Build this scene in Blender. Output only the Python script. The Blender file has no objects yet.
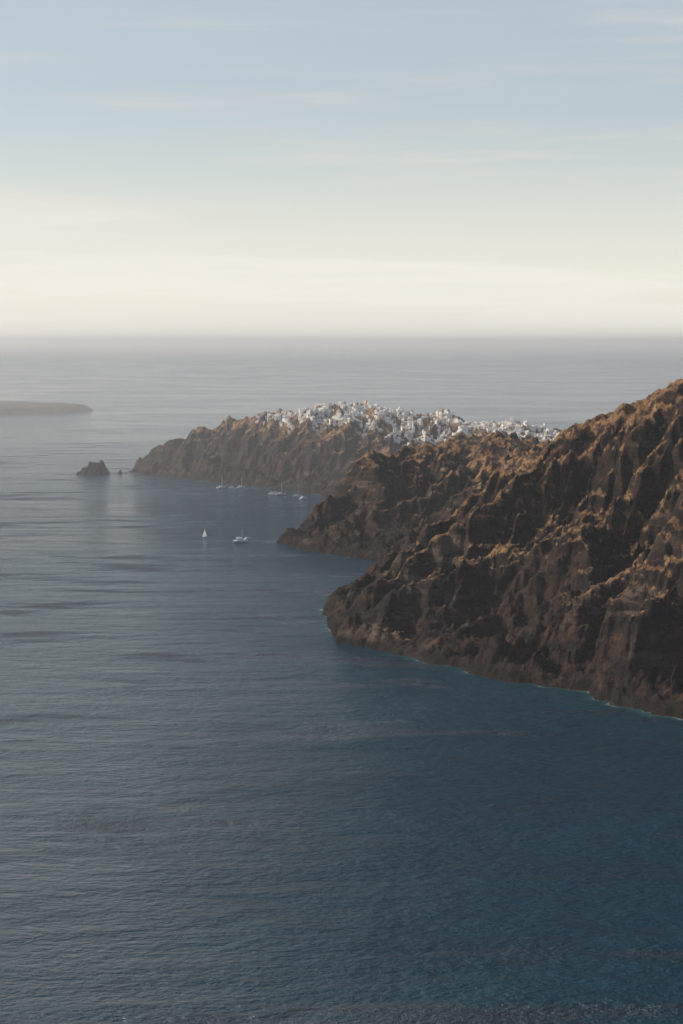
import bpy, bmesh, math, random
import numpy as np
random.seed(7)
rng = np.random.default_rng(11)
scene = bpy.context.scene
scene.view_settings.view_transform = 'Standard'
scene.view_settings.look = 'None'
scene.view_settings.exposure = 0

# ---------------------------------------------------------------- noise
def gn(x, y, seed=0):
    xf = np.floor(x); yf = np.floor(y)
    xi = xf.astype(np.int64); yi = yf.astype(np.int64)
    fx = x - xf; fy = y - yf
    u = fx*fx*fx*(fx*(fx*6-15)+10); v = fy*fy*fy*(fy*(fy*6-15)+10)
    def g(ix, iy, dx, dy):
        h = (ix*374761393 + iy*668265263 + seed*144269507) & 0xffffffff
        h = ((h ^ (h >> 13))*1274126177) & 0xffffffff
        h = h ^ (h >> 16)
        a = (h & 0xffff)*(2*math.pi/65536.0)
        return np.cos(a)*dx + np.sin(a)*dy
    a = g(xi, yi, fx, fy); b = g(xi+1, yi, fx-1, fy)
    c = g(xi, yi+1, fx, fy-1); d = g(xi+1, yi+1, fx-1, fy-1)
    return ((a+(b-a)*u) + ((c+(d-c)*u)-(a+(b-a)*u))*v)*1.5

def fbm(x, y, seed, octv=4, gain=0.5):
    s = 0; a = 1.0
    for i in range(octv):
        s = s + a*gn(x, y, seed+i); x = x*2.03+3.1; y = y*2.03+1.7; a *= gain
    return s

def ridged(x, y, seed, octv=4, gain=0.5):
    s = 0; a = 1.0; w = 1.0
    for i in range(octv):
        n = 1-np.abs(gn(x, y, seed+i))*1.6
        n = n*n*w
        w = np.clip(n*1.6, 0, 1)
        s = s + a*n; x = x*2.07+5.3; y = y*2.07+2.9; a *= gain
    return s - 0.9

def sstep(a, b, x):
    t = np.clip((x-a)/(b-a), 0, 1)
    return t*t*(3-2*t)

# ---------------------------------------------------------------- island plan (metres)
COAST = [(520,1250),(400,1400),(270,1583),(230,1648),(196,1719),(140,1770),(91,1852),(51,1911),(-6,1993),
 (-14,2090),(-22,2225),(5,2330),(35,2480),(62,2640),(52,2715),(10,2775),(-30,2830),(-106,2970),(-74,3060),(-40,3160),(20,3300),
 (80,3500),(60,3700),(0,3830),(-52,3900),(-104,4027),(-234,4196),(-354,4380),(-480,4545),
 (-478,4620),(-400,4760),(-250,4920),(0,5080),(500,5250),(1000,5200),(1300,4600),(1300,3600),(1250,2600),(1150,1900),
 (1000,1350),(850,1120),(680,1080),(600,1130)]
CP = [ # crest, spurs, valleys: x, y, z
 (700,1500,310),(560,1700,310),(450,1900,296),(400,2020,286),(358,2100,272),(330,2200,247),(304,2350,222),(292,2480,199),(290,2600,178),
 (186,2350,142),(240,2370,178),(130,2320,98),(90,2300,66),(50,2280,42),(10,2262,28),
 (205,2210,174),(160,2150,140),(105,2080,92),(60,2020,50),
 (270,2080,184),(230,1960,124),(195,1890,82),(160,1830,48),
 (345,1980,220),(325,1900,188),(285,1800,124),(250,1740,78),(222,1700,38),
 (215,2060,106),(180,1960,64),(140,1880,28),
 (285,1920,110),(245,1830,66),(205,1770,28),
 (440,1760,200),(380,1650,110),(330,1590,50),(500,1500,150),(580,1350,120),
 (150,2520,70),(230,2560,124),(120,2650,32),
 (620,2300,215),(700,2800,130),(500,2600,145),(450,2300,215),(620,3300,75),(900,2500,100),(900,1700,140),(900,3500,30),
 (300,2900,156),(300,3200,138),(242,3500,130),(270,3350,136),(167,3400,128),(97,3300,110),(45,3240,88),(-2,3195,68),(-34,3120,52),(-62,3060,30),
 (210,2900,108),(150,2950,72),(110,2900,38),(60,2950,38),(10,2980,38),(200,3080,114),(110,3120,78),(30,3100,58),
 (150,3550,60),(180,3750,62),(110,3900,60),
 (-455,4590,36),(-393,4570,68),(-321,4530,98),(-250,4470,122),(-226,4450,129),(-169,4415,138),(-90,4330,153),(18,4280,158),(124,4230,155),
 (227,4180,146),(325,4100,137),(437,4000,124),(540,3900,112),(300,3800,104),(400,3600,92),
 (-180,4270,70),(-60,4130,78),(60,4070,85),(170,4020,95),(-300,4430,62),
 (200,4500,110),(0,4550,110),(-200,4620,90),(300,4900,30),(700,4500,35),(600,4200,55),(800,4100,35),(1000,3900,30),(700,3700,50),(560,3650,75),
 (1050,4600,15),(1100,3000,50),(700,4900,15),(480,4400,60),(-330,4680,45),
]
C = np.array(COAST, float)
def resample(P, step):
    out = []
    n = len(P)
    for i in range(n):
        a = P[i]; b = P[(i+1) % n]; L = np.hypot(*(b-a)); k = max(1, int(L/step))
        for j in range(k): out.append(a+(b-a)*j/k)
    return np.array(out)
CR = resample(C, 75)
pts = np.vstack([np.column_stack([CR, np.zeros(len(CR))]), np.array(CP, float)])
SC = 100.0
def kern(r2): return np.sqrt(r2+0.10)
P2 = pts[:, :2]/SC
D2 = ((P2[:, None, :]-P2[None])**2).sum(-1)
A = -kern(D2) + np.eye(len(pts))*(-0.02)
n = len(pts)
M = np.zeros((n+3, n+3)); M[:n, :n] = A
M[:n, n] = 1; M[:n, n+1:] = P2; M[n, :n] = 1; M[n+1:, :n] = P2.T
W = np.linalg.solve(M, np.concatenate([pts[:, 2], [0, 0, 0]]))

def signed(x, y):
    best = np.full(x.shape, 1e18); ins = np.zeros(x.shape, bool)
    m = len(C)
    for i in range(m):
        ax, ay = C[i]; bx, by = C[(i+1) % m]
        dx, dy = bx-ax, by-ay
        t = np.clip(((x-ax)*dx+(y-ay)*dy)/(dx*dx+dy*dy), 0, 1)
        best = np.minimum(best, (x-ax-t*dx)**2+(y-ay-t*dy)**2)
        c = ((ay > y) != (by > y)) & (x < (bx-ax)*(y-ay)/((by-ay) if by != ay else 1e-9)+ax)
        ins ^= c
    d = np.sqrt(best)
    return np.where(ins, d, -d)

def rbf(x, y):
    xs = x/SC; ys = y/SC
    s = W[n]+W[n+1]*xs+W[n+2]*ys
    for i in range(n):
        s = s - W[i]*kern((xs-P2[i, 0])**2+(ys-P2[i, 1])**2)
    return s
def warp(x, y):
    k = np.clip(y/3000.0, .55, 1.5)
    return (x + 14*k*gn(x/70, y/70, 40)+7*gn(x/26, y/26, 41), y + 14*k*gn(x/70, y/70, 42)+7*gn(x/26, y/26, 43))

# coarse grid with stream-power erosion
GS = 5.0; GX0, GX1, GY0, GY1 = -640.0, 1400.0, 980.0, 5500.0
gx = np.arange(GX0, GX1, GS); gy = np.arange(GY0, GY1, GS)
BX, BY = np.meshgrid(gx, gy)
wx, wy = warp(BX, BY)
T0 = signed(wx, wy); B0 = rbf(wx, wy)
B0 = np.maximum(B0, np.minimum(.25*T0, 14))
near = 1-sstep(2450, 2750, BY)
u1 = -.56*BX+.83*BY; v1 = .83*BX+.56*BY
g1 = ridged((u1+40*gn(BX/150, BY/150, 50))/140, v1/420, 60, 4, .5)
g2 = ridged((.95*BX-.3*BY+35*gn(BX/140, BY/140, 51))/150, (.3*BX+.95*BY)/340, 70, 4, .45)
band = sstep(0, 60, T0)*(1-0.75*sstep(110, 240, B0))*(1-sstep(380, 700, T0))
H = B0+band*(36*g1*near+18*g2*(1-near))+5*fbm(BX/36, BY/36, 90, 4, .6)*sstep(0, 25, T0)
H = np.where(T0 > 0, np.maximum(H, np.minimum(.12*T0, 8)), 0)
H0 = H.copy()
def erode(H, land, iters, k, mexp=.5):
    ny, nx = H.shape; Nn = ny*nx
    offs = [(-1, -1, 1.414), (-1, 0, 1), (-1, 1, 1.414), (0, -1, 1), (0, 1, 1), (1, -1, 1.414), (1, 0, 1), (1, 1, 1.414)]
    idx = np.arange(Nn).reshape(ny, nx)
    for it in range(iters):
        best = np.zeros((ny, nx)); rec = idx.copy(); dist = np.ones((ny, nx))
        for dy, dx, L in offs:
            sh = np.full((ny, nx), 1e9); ys = slice(max(0, -dy), ny-max(0, dy)); xs = slice(max(0, -dx), nx-max(0, dx))
            ys2 = slice(max(0, dy), ny-max(0, -dy)); xs2 = slice(max(0, dx), nx-max(0, -dx))
            sh[ys, xs] = H[ys2, xs2]
            sl = (H-sh)/L; mk = sl > best
            best[mk] = sl[mk]; rec[mk] = (idx+dy*nx+dx)[mk]; dist[mk] = L
        ln = np.flatnonzero(land.ravel())
        order = ln[np.argsort(H.ravel()[ln])]
        ol = order.tolist(); rl = rec.ravel().tolist(); acc = [1.0]*Nn
        for i in reversed(ol):
            r = rl[i]
            if r != i: acc[r] += acc[i]
        acc = np.array(acc); F = (k*np.minimum(acc, 1500)**mexp/dist.ravel()).tolist()
        z = H.ravel().tolist()
        for i in ol:
            r = rl[i]
            if r != i and z[r] < z[i]:
                f = F[i]; z[i] = (z[i]+f*z[r])/(1+f)
        H = np.array(z).reshape(ny, nx)
        for q in range(2):
            for ax in (0, 1):
                d = np.diff(H, axis=ax); ex = np.sign(d)*np.maximum(np.abs(d)-GS*1.2, 0)*.25
                if ax == 0: H[:-1] += ex; H[1:] -= ex
                else: H[:, :-1] += ex; H[:, 1:] -= ex
        H = np.where(land, H, 0)
    return H
land = T0 > 0
HE = erode(H.copy(), land, 12, .12, .52)
keep = sstep(380, 600, T0)
HE = HE*(1-keep)+H0*keep
HE = np.where(land, HE, np.maximum(T0*.8, -40))
def samp(G, x, y):
    fx = (x-GX0)/GS; fy = (y-GY0)/GS
    ix = np.clip(np.floor(fx).astype(int), 1, G.shape[1]-3); iy = np.clip(np.floor(fy).astype(int), 1, G.shape[0]-3)
    fx = np.clip(fx-ix, 0, 1); fy = np.clip(fy-iy, 0, 1)
    def wts(t):
        return [(1-t)**3/6, (3*t**3-6*t**2+4)/6, (-3*t**3+3*t**2+3*t+1)/6, t**3/6]
    wx_ = wts(fx); wy_ = wts(fy); s = 0
    for j in range(4):
        for i in range(4):
            s = s+wy_[j]*wx_[i]*G[iy+j-1, ix+i-1]
    return s

def shore(x, y):
    wx2 = x+3*gn(x/9, y/9, 47)+5*gn(x/21, y/21, 45); wy2 = y+3*gn(x/9, y/9, 48)+5*gn(x/21, y/21, 46)
    return wx2, wy2, samp(T0, wx2, wy2)
def height(x, y):
    wx2, wy2, t = shore(x, y); z = samp(HE, wx2, wy2)
    near = 1-sstep(2450, 2750, y); inland = sstep(380, 650, t)
    on = sstep(0, 30, t)*(1-.8*inland)
    u1 = -.56*x+.83*y; v1 = .83*x+.56*y
    ra = ridged((u1+14*gn(x/40, y/40, 55))/30, v1/120, 160, 5, .55)*near+ridged((.95*x-.3*y+14*gn(x/40, y/40, 56))/34, (.3*x+.95*y)/115, 170, 5, .55)*(1-near)
    amp = np.clip(.7+1.4*gn(x/110, y/110, 58), .15, 1.5)
    crest = 1-.45*sstep(150, 215, z)
    z = z+on*amp*crest*(7.5*ra+2.0*ridged(x/24, y/24, 80, 5, .6)+2.2*fbm(x/16, y/16, 92, 5, .66))
    st = 15.0
    q = (z+12*gn(x/110, y/110, 30)+0.03*x)/st
    fl = np.floor(q); fr = q-fl
    zt = z+(sstep(0.2, .8, fr)-fr)*st
    m = np.clip(-.05+0.7*gn(x/90, y/90, 33), 0, .5)*(1-inland)
    z = z*(1-m)+zt*m
    st = 6.0
    q = (z+5*gn(x/45, y/45, 31)-0.02*x)/st
    fl = np.floor(q); fr = q-fl
    zt = z+(sstep(0.25, .75, fr)-fr)*st
    m = np.clip(0.0+0.8*gn(x/50, y/50, 34), 0, .55)*(1-inland)
    z = z*(1-m)+zt*m
    foot = (16+12*gn(x/45, y/45, 35)+6*gn(x/14, y/14, 36))*(1-np.exp(-np.maximum(t, 0)/8))*np.exp(-np.maximum(t, 0)/110)
    z = z+foot+1.5*fbm(x/6, y/6, 95, 3, .6)*sstep(0, 10, t)
    return np.where(t > 0, np.maximum(z, np.minimum(.08*t, 6)), np.maximum(t*.8, -40))

def grid_mesh(name, X, Y, Z, mat, smooth=True, qmask=None, attr=None):
    nr, nc = X.shape
    me = bpy.data.meshes.new(name)
    co = np.stack([X, Y, Z], -1).reshape(-1, 3).astype(np.float32)
    idx = np.arange(nr*nc).reshape(nr, nc)
    q = np.stack([idx[:-1, :-1], idx[:-1, 1:], idx[1:, 1:], idx[1:, :-1]], -1).reshape(-1, 4)
    if qmask is None:
        zz = co[:, 2][q].max(1); q = q[zz > -8]
    else: q = q[qmask.ravel()[q].all(1)]
    used = np.unique(q); remap = np.zeros(nr*nc, np.int64); remap[used] = np.arange(len(used))
    co = co[used]; q = remap[q]
    me.vertices.add(len(co)); me.vertices.foreach_set('co', co.ravel())
    me.loops.add(len(q)*4); me.loops.foreach_set('vertex_index', q.ravel().astype(np.int32))
    me.polygons.add(len(q)); me.polygons.foreach_set('loop_start', np.arange(0, len(q)*4, 4, dtype=np.int32))
    me.polygons.foreach_set('use_smooth', np.full(len(q), smooth))
    me.update(calc_edges=True)
    if attr is not None:
        at = me.attributes.new('shore', 'FLOAT', 'POINT'); at.data.foreach_set('value', attr.ravel()[used].astype(np.float32))
    ob = bpy.data.objects.new(name, me); scene.collection.objects.link(ob)
    me.materials.append(mat)
    return ob

# ---------------------------------------------------------------- materials
def newmat(name):
    m = bpy.data.materials.new(name); m.use_nodes = True
    nt = m.node_tree; nt.nodes.clear()
    return m, nt
class N:
    def __init__(s, nt): s.nt = nt
    def __call__(s, t, **kw):
        nd = s.nt.nodes.new(t)
        for k, v in kw.items():
            if k == 'inp':
                for a, b in v.items():
                    if isinstance(b, bpy.types.NodeSocket): s.nt.links.new(b, nd.inputs[a])
                    else: nd.inputs[a].default_value = b
            else: setattr(nd, k, v)
        return nd
def mixc(nn, f, a, b, bt='MIX'):
    nd = nn('ShaderNodeMix', data_type='RGBA', blend_type=bt)
    for i, v in ((0, f), (6, a), (7, b)):
        if isinstance(v, bpy.types.NodeSocket): nn.nt.links.new(v, nd.inputs[i])
        else: nd.inputs[i].default_value = v
    return nd.outputs[2]
def ramp(nn, f, a, b, lo=0., hi=1.):
    nd = nn('ShaderNodeMapRange', interpolation_type='SMOOTHSTEP', inp={0: f, 1: a, 2: b, 3: lo, 4: hi})
    return nd.outputs[0]
def math_(nn, op, a, b=0.0):
    nd = nn('ShaderNodeMath', operation=op, inp={0: a, 1: b}); return nd.outputs[0]
def noise(nn, vec, scale, det=4, rough=.55):
    nd = nn('ShaderNodeTexNoise', inp={'Vector': vec, 'Scale': scale, 'Detail': det, 'Roughness': rough}); return nd.outputs[0]
def mapping(nn, vec, sc, rot=(0, 0, 0), loc=(0, 0, 0)):
    nd = nn('ShaderNodeMapping', inp={'Vector': vec, 'Scale': sc, 'Rotation': rot, 'Location': loc}); return nd.outputs[0]

def rock_material(name, s1=(.22, .110, .054, 1), s2=(.48, .29, .145, 1)):
    m, nt = newmat(name); nn = N(nt)
    geo = nn('ShaderNodeNewGeometry'); pos = geo.outputs['Position']
    sep = nn('ShaderNodeSeparateXYZ', inp={0: geo.outputs['Normal']}); nz = sep.outputs[2]
    sp = nn('ShaderNodeSeparateXYZ', inp={0: pos}); pz = sp.outputs[2]
    nbig = noise(nn, pos, .008, 5); nmid = noise(nn, pos, .03, 7, .65); nfine = noise(nn, pos, .2, 6, .7)
    strata = noise(nn, mapping(nn, pos, (.012, .012, .07)), 1.0, 6, .68)
    rock = mixc(nn, ramp(nn, strata, .38, .64), (.022, .019, .019, 1), (.078, .048, .038, 1))
    rock = mixc(nn, ramp(nn, nmid, .52, .70), rock, (.14, .070, .045, 1))
    rock = mixc(nn, ramp(nn, nfine, .52, .64), rock, (.010, .009, .009, 1))
    ash = mixc(nn, nfine, (.15, .115, .09, 1), (.28, .225, .175, 1))
    rock = mixc(nn, math_(nn, 'MULTIPLY', ramp(nn, nbig, .50, .62), ramp(nn, strata, .5, .6, 0, .6)), rock, ash)
    soil = mixc(nn, ramp(nn, nmid, .35, .65), s1, s2)
    soil = mixc(nn, ramp(nn, nfine, .50, .60, 0, .85), soil, (.062, .048, .030, 1))
    sl = math_(nn, 'ADD', nz, math_(nn, 'MULTIPLY', math_(nn, 'SUBTRACT', nmid, .5), .7))
    sl = math_(nn, 'ADD', sl, math_(nn, 'MULTIPLY', math_(nn, 'SUBTRACT', nbig, .5), .9))
    sl = math_(nn, 'ADD', sl, ramp(nn, pz, 14, 130, -.42, .15))
    col = mixc(nn, ramp(nn, sl, .64, .82), rock, soil)
    # rock colour darkened in an uneven band just above the sea
    wl = math_(nn, 'ADD', pz, math_(nn, 'MULTIPLY', nmid, 14))
    col = mixc(nn, ramp(nn, wl, 12, 22, .75, 0), col, (.018, .016, .015, 1))
    bsum = math_(nn, 'ADD', math_(nn, 'MULTIPLY', nmid, 4.5), math_(nn, 'MULTIPLY', nfine, 3.8))
    bump = nn('ShaderNodeBump', inp={'Strength': 1.0, 'Distance': 3.2, 'Height': bsum})
    b = nn('ShaderNodeBsdfPrincipled', inp={'Base Color': col, 'Roughness': .95, 'Normal': bump.outputs[0]})
    b.inputs['Specular IOR Level'].default_value = .15
    nn('ShaderNodeOutputMaterial', inp={'Surface': b.outputs[0]})
    return m
M_ROCK = rock_material('volcanic_rock')
M_SCRUB = rock_material('scrub_covered_rock', (.07, .065, .04, 1), (.14, .115, .07, 1))

def simple(name, col, rough=.8, var=.15, scale=.5):
    m, nt = newmat(name); nn = N(nt)
    geo = nn('ShaderNodeNewGeometry')
    nz = noise(nn, geo.outputs['Position'], scale, 3)
    d = tuple(c*(1-var) for c in col)+(1,)
    c = mixc(nn, nz, d, tuple(col)+(1,))
    b = nn('ShaderNodeBsdfPrincipled', inp={'Base Color': c, 'Roughness': rough})
    nn('ShaderNodeOutputMaterial', inp={'Surface': b.outputs[0]})
    return m
M_WHITE = simple('whitewash', (.84, .81, .76), .85, .12, .08)
M_CREAM = simple('cream_plaster', (.62, .51, .38), .85, .25, .1)
M_DARK = simple('dark_opening', (.05, .055, .065), .4)
M_BLUE = simple('blue_dome_paint', (.06, .16, .36), .5)
M_WOOD = simple('varnished_wood', (.16, .07, .03), .4)
M_SAIL = simple('sail_cloth', (.8, .79, .75), .8)
M_BOAT = simple('boat_paint', (.8, .8, .8), .3)

# ---------------------------------------------------------------- sea
def sea_material():
    m, nt = newmat('sea_water'); nn = N(nt)
    geo = nn('ShaderNodeNewGeometry'); pos = geo.outputs['Position']
    w1 = noise(nn, mapping(nn, pos, (.040, .060, .1), (0, 0, .5)), 1.0, 3, .6)
    w2 = noise(nn, mapping(nn, pos, (.15, .21, .3), (0, 0, .35)), 1.0, 4, .7)
    w3 = noise(nn, mapping(nn, pos, (.007, .022, .1), (0, 0, .7)), 1.0, 3, .5)
    patch = noise(nn, mapping(nn, pos, (.0010, .0016, .001), (0, 0, .3)), 1.0, 5, .55)
    gust = noise(nn, mapping(nn, pos, (.0044, .0130, .001), (0, 0, -.30), (3.3, 1.7, 0)), 1.0, 6, .62)
    gm = math_(nn, 'MULTIPLY', ramp(nn, gust, .52, .64), ramp(nn, patch, .34, .52))
    pm = ramp(nn, patch, .34, .64)
    h = math_(nn, 'ADD', math_(nn, 'MULTIPLY', w1, 10.0), math_(nn, 'MULTIPLY', w2, 8.0))
    h = math_(nn, 'ADD', h, math_(nn, 'MULTIPLY', w3, 28.0))
    bump = nn('ShaderNodeBump', inp={'Distance': 1.0, 'Height': h})
    nt.links.new(math_(nn, 'ADD', ramp(nn, pm, 0, 1, .6, .8), math_(nn, 'MULTIPLY', gm, .25)), bump.inputs['Strength'])
    col = mixc(nn, pm, (.002, .032, .055, 1), (.004, .048, .074, 1))
    col = mixc(nn, gm, col, (.001, .014, .028, 1))
    b = nn('ShaderNodeBsdfPrincipled', inp={'Base Color': col, 'IOR': 1.33, 'Normal': bump.outputs[0]})
    nt.links.new(math_(nn, 'ADD', ramp(nn, pm, 0, 1, .11, .19), math_(nn, 'MULTIPLY', gm, .24)), b.inputs['Roughness'])
    nn('ShaderNodeOutputMaterial', inp={'Surface': b.outputs[0]})
    return m
def build_sea():
    radii = [0]+list(np.geomspace(400, 300000, 40))
    seg = 120
    bm = bmesh.new(); rings = []
    c = bm.verts.new((0, 0, 0))
    for r in radii[1:]:
        rings.append([bm.verts.new((r*math.cos(2*math.pi*i/seg), r*math.sin(2*math.pi*i/seg), 0)) for i in range(seg)])
    for i in range(seg):
        bm.faces.new((c, rings[0][i], rings[0][(i+1) % seg]))
    for a, b in zip(rings[:-1], rings[1:]):
        for i in range(seg):
            bm.faces.new((a[i], b[i], b[(i+1) % seg], a[(i+1) % seg]))
    me = bpy.data.meshes.new('sea'); bm.to_mesh(me); bm.free()
    ob = bpy.data.objects.new('sea', me); scene.collection.objects.link(ob)
    me.materials.append(sea_material())
build_sea()

# ---------------------------------------------------------------- terrain
th = np.concatenate([np.linspace(-.125, .185, 760), .185+np.cumsum(np.linspace(.0008, .012, 60))])
rr = np.concatenate([np.linspace(1050, 1480, 60)[:-1], np.geomspace(1480, 4750, 1350), np.linspace(4765, 5700, 50)])
TH, R = np.meshgrid(th, rr)
X = np.sin(TH)*R; Y = np.cos(TH)*R
Z = np.empty_like(X); TS = np.empty_like(X)
for i in range(0, X.shape[0], 100):
    Z[i:i+100] = height(X[i:i+100], Y[i:i+100])
    TS[i:i+100] = shore(X[i:i+100], Y[i:i+100])[2]
grid_mesh('caldera_cliffs', X, Y, Z, M_ROCK)

# shallow water and surf along the foot of the cliffs
m, nt = newmat('shallow_water_surf'); nn = N(nt)
geo = nn('ShaderNodeNewGeometry'); pos = geo.outputs['Position']
at = nn('ShaderNodeAttribute', attribute_name='shore').outputs['Fac']
n1 = noise(nn, pos, .05, 4, .6); n2 = noise(nn, pos, .012, 3)
s_ = math_(nn, 'ADD', at, math_(nn, 'MULTIPLY', math_(nn, 'SUBTRACT', n1, .5), 14))
foam = math_(nn, 'MULTIPLY', ramp(nn, s_, -2.5, 0), ramp(nn, n2, .46, .62, .05, .6))
teal = math_(nn, 'MULTIPLY', ramp(nn, s_, -13, -2, 0, .6), ramp(nn, n2, .38, .62, .15, 1))
teal = math_(nn, 'MULTIPLY', teal, ramp(nn, at, -19, -12))
fac = math_(nn, 'MAXIMUM', foam, teal)
col = mixc(nn, foam, (.025, .11, .12, 1), (.50, .56, .54, 1))
bs = nn('ShaderNodeBsdfPrincipled', inp={'Base Color': col, 'Roughness': .4})
tr = nn('ShaderNodeBsdfTransparent')
mx = nn('ShaderNodeMixShader', inp={0: fac, 1: tr.outputs[0], 2: bs.outputs[0]})
nn('ShaderNodeOutputMaterial', inp={'Surface': mx.outputs[0]})
ds = (slice(None, None, 2), slice(None, None, 2))
grid_mesh('shallow_water', X[ds], Y[ds], np.full_like(X[ds], .12), m, True, (TS[ds] > -20) & (TS[ds] < 8), TS[ds])

# islet
ix_ = np.linspace(-640, -455, 130); iy_ = np.linspace(4400, 4620, 110)
X, Y = np.meshgrid(ix_, iy_)
def islet(x, y):
    z = -6+np.zeros_like(x)
    for cx, cy, rx, ry, h in [(-553,4500,30,30,30),(-545,4495,20,26,36),(-574,4500,22,20,22),(-563,4500,14,16,33),(-500,4520,6,7,13),(-489,4530,5,5,9)]:
        r = np.sqrt(((x-cx)/rx)**2+((y-cy)/ry)**2)
        z = np.maximum(z, -6+h*np.clip(1.35-r, -.3, 1)/1.0)
    return z+7*ridged(x/18, y/18, 5, 4)+3*fbm(x/7, y/7, 6, 3)-1
Z = islet(X, Y)
grid_mesh('rocky_islet', X, Y, Z, M_ROCK)

# low flat island further out
ix_ = np.linspace(-2700, -930, 420); iy_ = np.linspace(7700, 9300, 160)
X, Y = np.meshgrid(ix_, iy_)
e = np.sqrt(((X+1930)/880)**2+((Y-8500)/620)**2)+.05*fbm(X/150, Y/150, 12, 4)
Z = -8+np.where(e < 1.0, 36*sstep(0, .10, 1-e)+6*sstep(.1, .5, 1-e), -40*(e-1)) + 4*fbm(X/70, Y/70, 15, 4)
grid_mesh('low_island', X, Y, Z, M_SCRUB)

# ---------------------------------------------------------------- village
class MB:
    def __init__(s): s.v = []; s.f = []; s.m = []
    def add(s, vs, fs, mi):
        o = len(s.v); s.v += vs; s.f += [tuple(i+o for i in f) for f in fs]; s.m += [mi]*len(fs)
    def box(s, x, y, z0, z1, w, d, a, mi, ox=0, oy=0):
        c, sn = math.cos(a), math.sin(a)
        vs = []
        for zz in (z0, z1):
            for px, py in ((-w/2, -d/2), (w/2, -d/2), (w/2, d/2), (-w/2, d/2)):
                px += ox; py += oy
                vs.append((x+px*c-py*sn, y+px*sn+py*c, zz))
        s.add(vs, [(0, 3, 2, 1), (4, 5, 6, 7), (0, 1, 5, 4), (1, 2, 6, 5), (2, 3, 7, 6), (3, 0, 4, 7)], mi)
    def dome(s, x, y, z, r, mi, seg=10, rings=4):
        vs = []; fs = []
        for j in range(rings):
            p = math.pi/2*j/rings
            for i in range(seg):
                t = 2*math.pi*i/seg
                vs.append((x+r*math.cos(p)*math.cos(t), y+r*math.cos(p)*math.sin(t), z+r*math.sin(p)))
        vs.append((x, y, z+r))
        for j in range(rings-1):
            for i in range(seg):
                fs.append((j*seg+i, j*seg+(i+1) % seg, (j+1)*seg+(i+1) % seg, (j+1)*seg+i))
        for i in range(seg): fs.append(((rings-1)*seg+i, (rings-1)*seg+(i+1) % seg, rings*seg))
        s.add(vs, fs, mi)
    def vault(s, x, y, z, w, d, a, mi, seg=6):
        c, sn = math.cos(a), math.sin(a); vs = []; fs = []
        for py in (-d/2, d/2):
            for i in range(seg+1):
                t = math.pi*i/seg; px = w/2*math.cos(t)
                vs.append((x+px*c-py*sn, y+px*sn+py*c, z+w*.36*math.sin(t)))
        k = seg+1
        for i in range(seg): fs.append((i, i+1, k+i+1, k+i))
        fs.append(tuple(range(k))[::-1]); fs.append(tuple(range(k, 2*k)))
        s.add(vs, fs, mi)
    def build(s, name, mats, parent=None):
        me = bpy.data.meshes.new(name); me.from_pydata(s.v, [], s.f)
        for m in mats: me.materials.append(m)
        me.polygons.foreach_set('material_index', s.m); me.update()
        ob = bpy.data.objects.new(name, me); scene.collection.objects.link(ob)
        if parent: ob.parent = parent
        return ob
VM = [M_WHITE, M_CREAM, M_DARK, M_BLUE]
def house(mb, x, y, z, w, d, h, a, kind):
    mi = 1 if random.random() < .18 else 0
    mb.box(x, y, z-5, z+h, w, d, a, mi)
    fl = max(1, int(h/3))
    for f in range(fl):
        k = max(1, int(w/3.2))
        for i in range(k):
            ox = (i+.5)*w/k-w/2
            door = (f == 0 and i == k//2)
            zb = z+f*3.0+(0.1 if door else .9)
            mb.box(x, y, zb, z+f*3.0+2.3, 1.1, .12, a, 2, ox=ox, oy=-d/2-.02)
        mb.box(x, y, z+f*3+.9, z+f*3+2.2, .12, 1.0, a, 2, ox=-w/2-.02, oy=0)
    if kind == 'vault': mb.vault(x, y, z+h+.002, w*.98, d*.98, a, mi)
    elif kind == 'dome':
        mb.box(x, y, z+h+.002, z+h+1.2, w*.6, w*.6, a, 0)
        mb.dome(x, y, z+h+1.203, w*.3, 3 if random.random() < .6 else 0)
    else:
        if random.random() < .3:
            mb.box(x, y, z+h+.002, z+h+2.6, w*.45, d*.5, a, mi, ox=w*.2, oy=d*.15)
        mb.box(x, y, z+h+.003, z+h+.7, w*.96, .3, a, mi, ox=0, oy=-d/2+.2)

crx = np.array([-455,-393,-321,-250,-226,-169,-90,18,124,227,325,437,600]); cry = np.array([4590,4570,4530,4470,4450,4415,4330,4280,4230,4180,4100,4000,3900])
def place_village(count, xr, yoff, dens):
    xs = []; ys = []
    k = 0
    while len(xs) < count and k < 600:
        k += 1
        x = rng.uniform(xr[0], xr[1], 400); o = rng.uniform(yoff[0], yoff[1], 400)
        y = np.interp(x, crx, cry)+o
        keep = rng.random(400) < dens(x, o)
        xs += list(x[keep]); ys += list(y[keep])
    return np.array(xs[:count]), np.array(ys[:count])
def dens(x, o):
    lower = np.interp(x, [-190,-150,-60,60,120,180,300,420,520], [-8,-35,-80,-95,-140,-140,-120,-120,-110])
    up = 50
    d = np.where((o > lower) & (o < up), 1.0, 0.0)
    clump = fbm(x/38, o/24, 200, 3)
    d = d*np.clip(.55+1.4*clump-0.4*np.clip(-o/110, 0, 1), 0, 1)
    return d*np.interp(x, [-190,-120,0,400,480,560], [.35,.8,1,1,1,.6])
vx, vy = place_village(2100, (-190, 570), (-145, 50), dens)
vz = height(vx, vy)
mb = MB()
for x, y, z in zip(vx, vy, vz):
    r = random.random(); w = random.uniform(4, 9); d = random.uniform(4, 6.5); h = random.choice([2.8, 3.0, 3.2, 3.4, 5.8])
    kind = 'vault' if r < .25 else ('dome' if r < .28 else 'flat')
    if kind == 'vault': w = random.uniform(3.5, 5)
    house(mb, float(x), float(y), float(z)+.2, w, d, h, random.uniform(-.95, .3), kind)
mb.build('whitewashed_village', VM)

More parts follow.
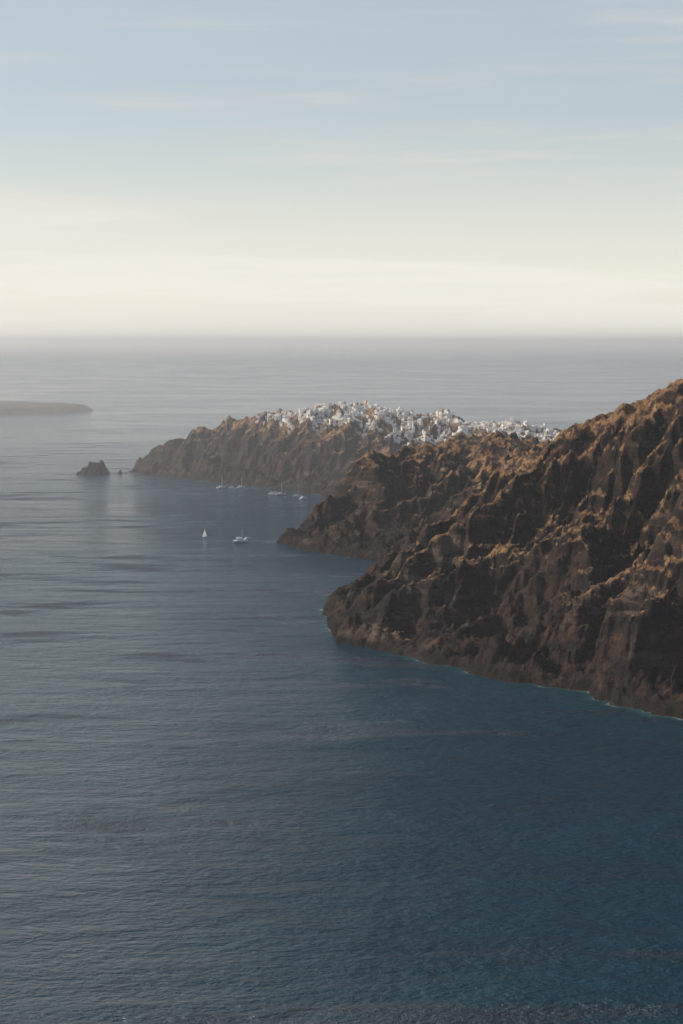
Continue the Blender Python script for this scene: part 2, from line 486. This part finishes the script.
def cluster(name, spots):
    mb = MB()
    for x, y in spots:
        z = float(height(np.array([x]), np.array([y]))[0])
        for j in range(random.choice([1, 1, 2])):
            house(mb, x+j*7, y+random.uniform(-4, 4), z, random.uniform(4, 7), 6, random.choice([3.2, 3.4]), random.uniform(-.6, .4), random.choice(['flat', 'vault']))
    mb.build(name, VM)
cluster('ridge_houses', [(291+random.uniform(-12, 12), 2500+i*14+random.uniform(-8, 8)) for i in range(12)]+[(318, 2290), (322, 2256), (318, 2262)])

# ---------------------------------------------------------------- boats
def hull(mb, L, Wd, H, mi, ox=0.0, oy=0.0, z0=-.3):
    st = 9; prof = []
    for i in range(st):
        t = i/(st-1); x = (t-.5)*L
        w = Wd/2*max(.02, (1-max(0, (t-.45)/.55)**2)*(.8+.2*min(1, t*3)))
        sh = H*(1+.35*max(0, t-.5)*2)
        prof.append([(x+ox, oy-w, sh), (x+ox, oy-w*.8, sh*.4), (x+ox, oy, z0), (x+ox, oy+w*.8, sh*.4), (x+ox, oy+w, sh)])
    vs = [p for s_ in prof for p in s_]; fs = []
    for i in range(st-1):
        for j in range(4): fs.append((i*5+j, i*5+j+1, i*5+j+6, i*5+j+5))
        fs.append((i*5+4, i*5, i*5+5, i*5+9))
    fs.append((0, 1, 2, 3, 4)); fs.append(tuple(range((st-1)*5, st*5))[::-1])
    mb.add(vs, fs, mi)
BM = [M_BOAT, M_DARK, M_WOOD, M_SAIL]
def place(ob, x, y, a): ob.location = (x, y, 0); ob.rotation_euler = (0, 0, a)
def sail_tri(mb, p, mi=3):
    (x0, z0), (x1, z1), (x2, z2) = p
    vs = [(x0, -.05, z0), (x1, -.05, z1), (x2, -.05, z2), (x0, .05, z0), (x1, .05, z1), (x2, .05, z2), ((x0+x1+x2)/3, .5, (z0+z1+z2)/3)]
    mb.add(vs, [(0, 1, 2), (3, 6, 4), (4, 6, 5), (5, 6, 3), (0, 3, 4, 1), (1, 4, 5, 2), (2, 5, 3, 0)], mi)
def sailboat(x, y, a, s=1.0, sails=True):
    mb = MB(); hull(mb, 12*s, 3.6*s, 1.3*s, 0)
    mb.box(-.5*s, 0, 1.3*s, 2.1*s, 4*s, 2*s, 0, 0); mb.box(-.5*s, 0, 1.6*s, 1.9*s, 3.2*s, 2.04*s, 0, 1)
    mb.box(.8*s, 0, 1.3*s, 16*s, .2*s, .2*s, 0, 0); mb.box(-2*s, 0, 2.6*s, 2.8*s, 5.4*s, .2*s, 0, 0)
    if sails:
        sail_tri(mb, [(.6*s, 2.9*s), (-4.6*s, 2.9*s), (.6*s, 15.5*s)]); sail_tri(mb, [(1.1*s, 14*s), (1.3*s, 2.2*s), (5.8*s, 1.9*s)])
    else: mb.box(-2*s, 0, 2.805*s, 3.3*s, 5*s, .4*s, 0, 3)
    place(mb.build('sailboat', BM), x, y, a)
def catamaran(x, y, a, s=1.0):
    mb = MB(); hull(mb, 20*s, 2.6*s, 2*s, 0, oy=-3.4*s); hull(mb, 20*s, 2.6*s, 2*s, 0, oy=3.4*s)
    mb.box(-1*s, 0, 1.4*s, 2.3*s, 14*s, 8.5*s, 0, 0); mb.box(-1.5*s, 0, 2.303*s, 4.2*s, 9*s, 6.4*s, 0, 0)
    mb.box(-1.5*s, 0, 2.9*s, 3.7*s, 9.06*s, 6.46*s, 0, 1); mb.box(-2.5*s, 0, 5.9*s, 6.1*s, 7*s, 6*s, 0, 0)
    for px in (-5.5, .5):
        for py in (-2.7, 2.7): mb.box(px*s, py*s, 4.203*s, 5.898*s, .2*s, .2*s, 0, 0)
    mb.box(1.5*s, 0, 4.203*s, 17*s, .25*s, .25*s, 0, 0)
    place(mb.build('catamaran', BM), x, y, a)
def motorboat(x, y, a, s=1.0):
    mb = MB(); hull(mb, 11*s, 3.4*s, 1.5*s, 0)
    mb.box(-.5*s, 0, 1.5*s, 2.8*s, 4.6*s, 2.4*s, 0, 0); mb.box(-.3*s, 0, 1.95*s, 2.5*s, 4.66*s, 2.46*s, 0, 1)
    mb.box(-1.2*s, 0, 3.5*s, 3.65*s, 3.6*s, 2.4*s, 0, 0)
    for px in (-2.8, .4):
        for py in (-1.1, 1.1): mb.box(px*s, py*s, 2.803*s, 3.498*s, .12*s, .12*s, 0, 0)
    place(mb.build('motorboat', BM), x, y, a)
sailboat(-209, 3061, 2.6, .75)
catamaran(-150, 2985, .15, 1.15)
motorboat(-142, 3020, .5, 1.1)
for i, (x, y) in enumerate([(-245,4080),(-222,4060),(-205,4090),(-135,3900),(-118,3905),(-128,3925),(-85,3850),(-72,3800)]):
    (motorboat if i % 2 else (lambda a, b, c, d: sailboat(a, b, c, d, False)))(x, y, random.uniform(-.5, .7), random.uniform(1.2, 1.7))

# ---------------------------------------------------------------- sea haze (real volume)
def haze(name, lo, hi, dens_):
    bm = bmesh.new(); bmesh.ops.create_cube(bm, size=1.0)
    for v in bm.verts: v.co = [lo[i]+(v.co[i]+.5)*(hi[i]-lo[i]) for i in range(3)]
    me = bpy.data.meshes.new(name); bm.to_mesh(me); bm.free()
    hz = bpy.data.objects.new(name, me); scene.collection.objects.link(hz)
    m, nt = newmat(name+'_air'); nn = N(nt)
    vs = nn('ShaderNodeVolumeScatter', inp={'Color': (.97, .98, 1, 1), 'Density': dens_, 'Anisotropy': .3})
    nn('ShaderNodeOutputMaterial', inp={'Volume': vs.outputs[0]})
    me.materials.append(m)
haze('sea_haze', (-320000, -320000, -50), (320000, 320000, 450), 2.6e-5)
haze('haze_bank', (-30000, 3350, -40), (30000, 8000, 220), 1.05e-4)

# ---------------------------------------------------------------- sky + sun
EL = math.radians(28); AZ = math.radians(-78)
w = bpy.data.worlds.new('World'); scene.world = w; w.use_nodes = True
nt = w.node_tree; nt.nodes.clear(); nn = N(nt)
sky = nn('ShaderNodeTexSky', sky_type='NISHITA', sun_disc=False, sun_elevation=EL, sun_rotation=AZ, altitude=300, air_density=1.0, dust_density=1.0, ozone_density=1.4)
tc = nn('ShaderNodeTexCoord')
sz = nn('ShaderNodeSeparateXYZ', inp={0: tc.outputs['Generated']}).outputs[2]
cl = noise(nn, mapping(nn, tc.outputs['Generated'], (3.0, 3.0, 42), (.05, .04, 0)), 1.0, 8, .6)
cl2 = noise(nn, mapping(nn, tc.outputs['Generated'], (1.2, 1.2, 9), (.03, .06, 0)), 1.0, 3, .5)
veil = ramp(nn, sz, 0.0, .13, .98, .50)
wisp = math_(nn, 'MULTIPLY', ramp(nn, cl, .44, .66, -.06, .36), ramp(nn, cl2, .35, .6, .25, 1))
ccol = mixc(nn, ramp(nn, sz, .02, .13), (7.2, 6.9, 6.15, 1), (4.65, 4.8, 4.75, 1))
ccol = mixc(nn, ramp(nn, cl, .5, .7, 0, .4), ccol, (6.3, 6.2, 5.8, 1))
clf = math_(nn, 'ADD', veil, wisp)
clf = math_(nn, 'MULTIPLY', clf, ramp(nn, sz, .17, .42, 1, 0))
col = mixc(nn, clf, sky.outputs[0], ccol)
bg = nn('ShaderNodeBackground', inp={'Color': col, 'Strength': .13})
nn('ShaderNodeOutputWorld', inp={'Surface': bg.outputs[0]})
sd = bpy.data.lights.new('sun', 'SUN'); sd.energy = 4.9; sd.angle = math.radians(.5); sd.color = (1, .87, .69)
so = bpy.data.objects.new('sun', sd); scene.collection.objects.link(so)
from mathutils import Vector
dirv = Vector((math.sin(AZ)*math.cos(EL), math.cos(AZ)*math.cos(EL), math.sin(EL)))
so.rotation_euler = dirv.to_track_quat('Z', 'Y').to_euler()

# ---------------------------------------------------------------- camera
cd = bpy.data.cameras.new('camera'); co = bpy.data.objects.new('camera', cd); scene.collection.objects.link(co)
co.location = (0, 0, 300); co.rotation_euler = (math.radians(90), 0, 0)
cd.sensor_fit = 'VERTICAL'; cd.sensor_height = 36; cd.lens = 70.3; cd.shift_y = -171/1024
cd.clip_start = 1; cd.clip_end = 1000000
scene.camera = co
